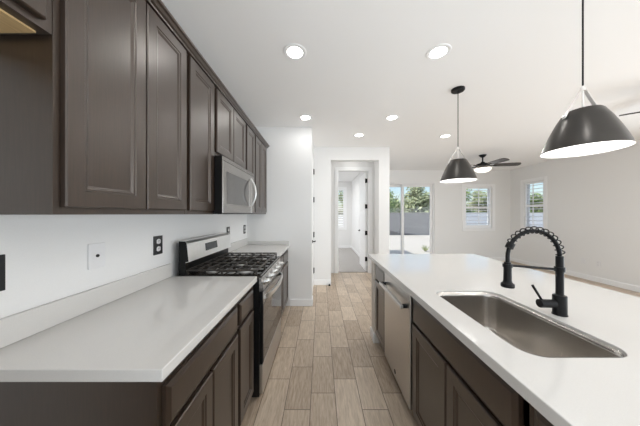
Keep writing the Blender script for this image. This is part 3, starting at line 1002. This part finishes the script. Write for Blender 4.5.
mb.lathe([(0.0145, 0.0), (0.0185, 0.0), (0.0185, 0.014), (0.0145, 0.014), (0.0145, 0.0)], (hx, FY, 1.130), 22, False, False)
mb.build('holder_arm', M['black'], fc, 40)
hd = Vector((-1.0, 0.05, 0)).normalized()
hb = Vector((FX, FY, CT1 + 0.05))
ha = MB().cyl(hb + hd * 0.024, hb + hd * 0.088, 0.0185, 22).build('handle', M['black'], fc, 40)
MB().cyl(hb + hd * 0.076 + Vector((0, 0, 0.012)), hb + hd * 0.118 + Vector((0, 0.0, 0.082)), 0.0052, 10).build('lever', M['black'], ha, 40)


# ================================================================ LIGHTS
def point_lamp(parent, loc, w, r, col=(1, 0.96, 0.9)):
    d = bpy.data.lights.new('bulb_light', 'POINT')
    d.energy, d.shadow_soft_size, d.color = w, r, col
    o = bpy.data.objects.new('bulb_light', d)
    C.objects.link(o)
    o.parent = parent
    o.location = loc
    return o


PX = 1.425
RIMZ = EYE + 0.345
pd_ = thing('pendant_light', (PX, 2.28, RIMZ), 'conical gunmetal pendant lamp hanging over the far end of the island', 'pendant light', 'pendant lamps over the island')
o0 = Vector((PX, 2.28, RIMZ))
prof_out = [(0.166, 0.0), (0.161, 0.018), (0.148, 0.055), (0.128, 0.105), (0.103, 0.160), (0.078, 0.206), (0.070, 0.214), (0.0, 0.216)]
prof_in = [(0.166, 0.0), (0.164, 0.0), (0.158, 0.018), (0.145, 0.055), (0.125, 0.105), (0.100, 0.160), (0.076, 0.200), (0.0, 0.206)]
sh = MB().lathe(prof_out, o0, 48, False, False).build('shade', M['gunmetal'], pd_, 40, label='dark gunmetal cone with rounded shoulders')
MB().lathe(prof_in, o0, 48, False, False).build('lining', M['shade_white'], sh, 40, label='white inner face')
MB().sphere(o0 + Vector((0, 0, 0.115)), 0.030, 16, 10, (1, 1, 1.2)).build('bulb', M['bulb'], pd_, 60)
MB().cyl(o0 + Vector((0, 0, 0.150)), o0 + Vector((0, 0, 0.203)), 0.018, 14).build('socket', M['trim'], pd_, 40)
ZC = H - RIMZ
apex = 0.336
for sx in (-1, 1):
    a = [o0 + Vector((0, sx * 0.006, apex)), o0 + Vector((0, sx * 0.074, 0.225)), o0 + Vector((0, sx * 0.100, 0.176))]
    a = [o0 + Vector((sx * 0.006, 0, apex)), o0 + Vector((sx * 0.078, 0, 0.222)), o0 + Vector((sx * 0.1035, 0, 0.172))]
    mb = MB()
    rings = []
    for i, p in enumerate(a):
        rings.append([p + Vector((dx, dy, 0)) for dx, dy in ((-0.0012, -0.008), (0.0012, -0.008), (0.0012, 0.008), (-0.0012, 0.008))])
    mb.loops(rings)
    mb.cyl(a[2] + Vector((-sx * 0.004, 0, 0.008)), a[2] + Vector((sx * 0.006, 0, 0.012)), 0.007, 12)
    mb.build('strap', M['nickel'], pd_, label='satin nickel strap')
MB().cyl(o0 + Vector((0, 0, 0.214)), o0 + Vector((0, 0, apex)), 0.0045, 10).lathe([(0.0, 0), (0.011, 0), (0.011, 0.018), (0.006, 0.026), (0.0, 0.026)], o0 + Vector((0, 0, apex - 0.012)), 16, False, False).build('stem', M['nickel'], pd_, 40)
MB().cyl(o0 + Vector((0, 0, apex + 0.010)), o0 + Vector((0, 0, ZC - 0.02)), 0.0038, 8).build('cord', M['black'], pd_, 60, label='thin black cord')
MB().lathe([(0.0, -0.026), (0.056, -0.024), (0.062, -0.018), (0.062, -0.001), (0.0, -0.001)], o0 + Vector((0, 0, ZC)), 32, False, False).build('canopy', M['black'], pd_, 40, label='black ceiling canopy')
point_lamp(pd_, (0, 0, 0.05), 0.8, 0.04)
p2_ = copy_tree(pd_)
p2_.location = (PX, 1.195, RIMZ)
p2_['label'] = 'large-looking gunmetal pendant lamp hanging above the island near the faucet'

# recessed ceiling lights
can = thing('recessed_light', (-0.204, 1.76, H), 'recessed ceiling light near the tall wall cabinets, closest one to them', 'ceiling light', 'round recessed ceiling lights')
c0 = Vector((-0.204, 1.76, H))
MB().lathe([(0.0625, -0.004), (0.067, -0.007), (0.088, -0.005), (0.092, -0.0005), (0.0625, -0.0005), (0.0625, -0.004)], c0, 40, False, False).build('trim_ring', M['trim'], can, 40)
MB().lathe([(0.0, -0.0055), (0.045, -0.0052), (0.0620, -0.0035), (0.0620, -0.0008), (0.0, -0.0008)], c0, 40, False, False).build('lens', M['lens'], can, 40, label='glowing white lens')
ld = bpy.data.lights.new('can_light', 'AREA')
ld.shape, ld.size, ld.energy, ld.color = 'DISK', 0.118, CAN_W, (1.0, 0.995, 0.98)
lo_ = bpy.data.objects.new('can_light', ld)
C.objects.link(lo_)
lo_.parent = can
lo_.location = (0, 0, -0.009)
for x, y, lab in ((0.943, 1.76, 'recessed ceiling light between the near pendant and the tall wall cabinets'),
                  (-0.20, 2.952, 'recessed ceiling light in front of the blank wall ending the cabinets'),
                  (0.96, 2.952, 'recessed ceiling light level with the blank wall but nearer the far pendant'),
                  (0.631, 3.606, 'recessed ceiling light closest to the hallway opening'),
                  (2.07, 3.65, 'recessed ceiling light right beside the far pendant cord'),
                  (-0.20, 0.57, 'added unseen recessed ceiling light above the camera on the cabinet side'),  # this and the rest are unseen lamps, added for more light
                  (0.95, 0.57, 'added unseen recessed ceiling light above the camera on the island side'),
                  (-0.20, -0.62, 'added unseen recessed ceiling light behind the camera on the cabinet side'),
                  (0.95, -0.62, 'added unseen recessed ceiling light behind the camera on the island side'),
                  (2.6, -0.62, 'added unseen recessed ceiling light of the living area behind the camera'),
                  (4.9, 0.5, 'added unseen recessed ceiling light of the living area by the long wall'),
                  (0.70, 4.75, 'added unseen recessed ceiling light of the short hallway'),  # hallway and bedroom lamps are hidden too, added to brighten those rooms
                  (-0.4, 7.3, 'added unseen recessed ceiling light of the bedroom')):
    c_ = copy_tree(can)
    if x > 1.5:
        for ch in c_.children:
            if ch.type == 'LIGHT':
                ch.data = ch.data.copy()
                ch.data.energy = 6.5
    if 'bedroom' in lab or 'hallway' in lab and y > 4:
        for ch in c_.children:
            if ch.type == 'LIGHT':
                ch.data = ch.data.copy()
                ch.data.energy = 38.0 if 'bedroom' in lab else 1.0
    c_.location = (x, y, H)
    c_['label'] = lab


# ceiling fans
def fan(cx, cy, ang0, watts, label):
    root = thing('ceiling_fan', (cx, cy, H), label, 'ceiling fan', 'living area ceiling fans')
    c = Vector((cx, cy, H))
    MB().lathe([(0.0, -0.055), (0.03, -0.052), (0.055, -0.030), (0.070, -0.010), (0.070, -0.001), (0.0, -0.001)], c, 28, False, False).build('canopy', M['black'], root, 40)
    MB().cyl(c + Vector((0, 0, -0.17)), c + Vector((0, 0, -0.05)), 0.014, 14).build('downrod', M['black'], root, 40)
    MB().lathe([(0.0, -0.150), (0.03, -0.152), (0.045, -0.175), (0.115, -0.195), (0.130, -0.215), (0.125, -0.245), (0.085, -0.262), (0.075, -0.285), (0.0, -0.285)], c, 32, False, False).build('motor', M['black'], root, 40)
    MB().lathe([(0.085, -0.288), (0.155, -0.296), (0.160, -0.306), (0.140, -0.345), (0.090, -0.375), (0.0, -0.388)], c, 32, False, False).build('light_bowl', M['bowl'], root, 50, label='lit frosted glass bowl')
    point_lamp(root, (0, 0, -0.47), watts, 0.25, (0.97, 0.98, 1.0))
    for k in range(5):
        a = R(ang0 + 72 * k)
        d = Vector((math.cos(a), math.sin(a), 0))
        t = Vector((-math.sin(a), math.cos(a), 0))
        z = -0.235
        prof = [(0.20, 0.045), (0.24, 0.058), (0.58, 0.068), (0.645, 0.058), (0.665, 0.03), (0.668, 0.0)]
        pts = [(r, w) for r, w in prof] + [(r, -w) for r, w in reversed(prof[:-1])]
        rings = []
        for dz in (-0.006, 0.006):
            rings.append([c + d * r + t * w + Vector((0, 0, z + dz + w * -0.25 - (r - 0.2) * 0.03)) for r, w in pts])
        bl = MB().loops(rings).build('blade', M['fan_blade'], root)
        MB().tube([c + d * 0.10 + Vector((0, 0, -0.235)), c + d * 0.17 + Vector((0, 0, -0.243)), c + d * 0.25 + Vector((0, 0, -0.242))], [0.014, 0.011, 0.016], 8).build('blade_iron', M['black'], bl, 50)
    return root


fan(3.56, 4.83, -20, 1.0, 'dark ceiling fan with lit bowl before the corner windows of the living area')
fan(3.76, 2.00, 150, 3.0, 'ceiling fan showing only one blade tip past the near pendant')


# ================================================================ OUTLETS, PLATES, SMALL THINGS
def plate(name, axis, at, z, w, h, mat, label, cat, s, extras):
    """Cover plate on an x-facing wall at (x=axis, y=at)."""
    root = thing(name, (axis, at, z - h / 2), label, cat)
    x0, x1 = axis + s * 0.001, axis + s * 0.0065
    MB().box(x0, x1, at - w / 2, at + w / 2, z - h / 2, z + h / 2, 0.002, 2).build('cover_plate', mat, root)
    for kind, dy, dz in extras:
        if kind == 'socket_w' or kind == 'socket_b':
            m2 = M['plate_white'] if kind == 'socket_w' else M['plate_black']
            rings = []
            for d, sc_ in ((0.0066, 1.0), (0.0085, 1.0), (0.0092, 0.93)):
                rings.append([(axis + s * d, at + dy + 0.017 * sc_ * max(-0.82, min(0.82, math.cos(2 * math.pi * k / 28))) / 0.82, z + dz + 0.0165 * sc_ * math.sin(2 * math.pi * k / 28)) for k in range(28)])
            so_ = MB().loops(rings).build('socket', m2, root, 40)
            mb_ = MB()
            for q_ in (-0.006, 0.006):
                mb_.box(axis + s * 0.0089, axis + s * 0.0098, at + dy + q_ - 0.0011, at + dy + q_ + 0.0011, z + dz - 0.001, z + dz + 0.008)
            mb_.cyl((axis + s * 0.0089, at + dy, z + dz - 0.008), (axis + s * 0.0098, at + dy, z + dz - 0.008), 0.0022, 10)
            mb_.build('slots', M['dark_hole'] if kind == 'socket_w' else M['plate_white'], so_)
        elif kind == 'hole':
            MB().cyl((axis + s * 0.0066, at + dy, z + dz), (axis + s * 0.0105, at + dy, z + dz), 0.0075, 16).build('jack', M['dark_hole'], root, 40)
        elif kind == 'rocker':
            MB().panel(axis + s * 0.0105, s, at + dy - 0.017, at + dy + 0.017, z + dz - 0.034, z + dz + 0.034, [(0.0, 0.002), (0.003, 0.0), (0.006, 0.0)], 0.0035).build('rocker', M['plate_black'], root)
    return root


plate('switch_plate', XL, 0.722, 1.168, 0.085, 0.125, M['plate_black'], 'black switch plate over the backsplash at the near counter end', 'switch plate', 1, [('rocker', 0, 0)])
plate('cable_plate', XL, 1.078, 1.166, 0.082, 0.122, M['plate_white'], 'white wall plate with one dark round jack over the counter', 'wall plate', 1, [('hole', 0, 0)])
plate('outlet', XL, 1.485, 1.160, 0.080, 0.125, M['plate_black'], 'black outlet plate with white sockets just before the stove', 'outlet', 1, [('socket_w', 0, 0.025), ('socket_w', 0, -0.025)])
plate('outlet', XL, 2.616, 1.155, 0.080, 0.125, M['plate_black'], 'black outlet plate just past the stove backguard', 'outlet', 1, [('socket_w', 0, 0.025), ('socket_w', 0, -0.025)])
plate('outlet', XL, 3.18, 1.150, 0.080, 0.125, M['plate_black'], 'black outlet plate in the corner by the blank end wall', 'outlet', 1, [('socket_w', 0, 0.025), ('socket_w', 0, -0.025)])
plate('outlet', XR, 4.41, 0.37, 0.075, 0.12, M['plate_white'], 'white outlet low on the long wall nearer the camera', 'outlet', -1, [('socket_w', 0, 0.025), ('socket_w', 0, -0.025)])
plate('cable_plate', XR, 4.66, 0.38, 0.075, 0.12, M['plate_white'], 'blank white wall plate low on the long wall beside the outlet', 'wall plate', -1, [])

ds = thing('door_stop', (0.20, YA - 0.06, 0), 'small black door stop at the foot of the hallway opening', 'door stop')
MB().lathe([(0.0, 0.0), (0.022, 0.0), (0.020, 0.006), (0.013, 0.012), (0.013, 0.032), (0.0, 0.036)], (0.17, YA - 0.05, 0.0005), 18, False, False).build('post', M['black'], ds, 40)
MB().lathe([(0.0145, 0.0), (0.0165, 0.002), (0.0165, 0.010), (0.0145, 0.012), (0.0145, 0.0)], (0.17, YA - 0.05, 0.018), 18, False, False).build('rubber_ring', M['dark_hole'], ds, 40)
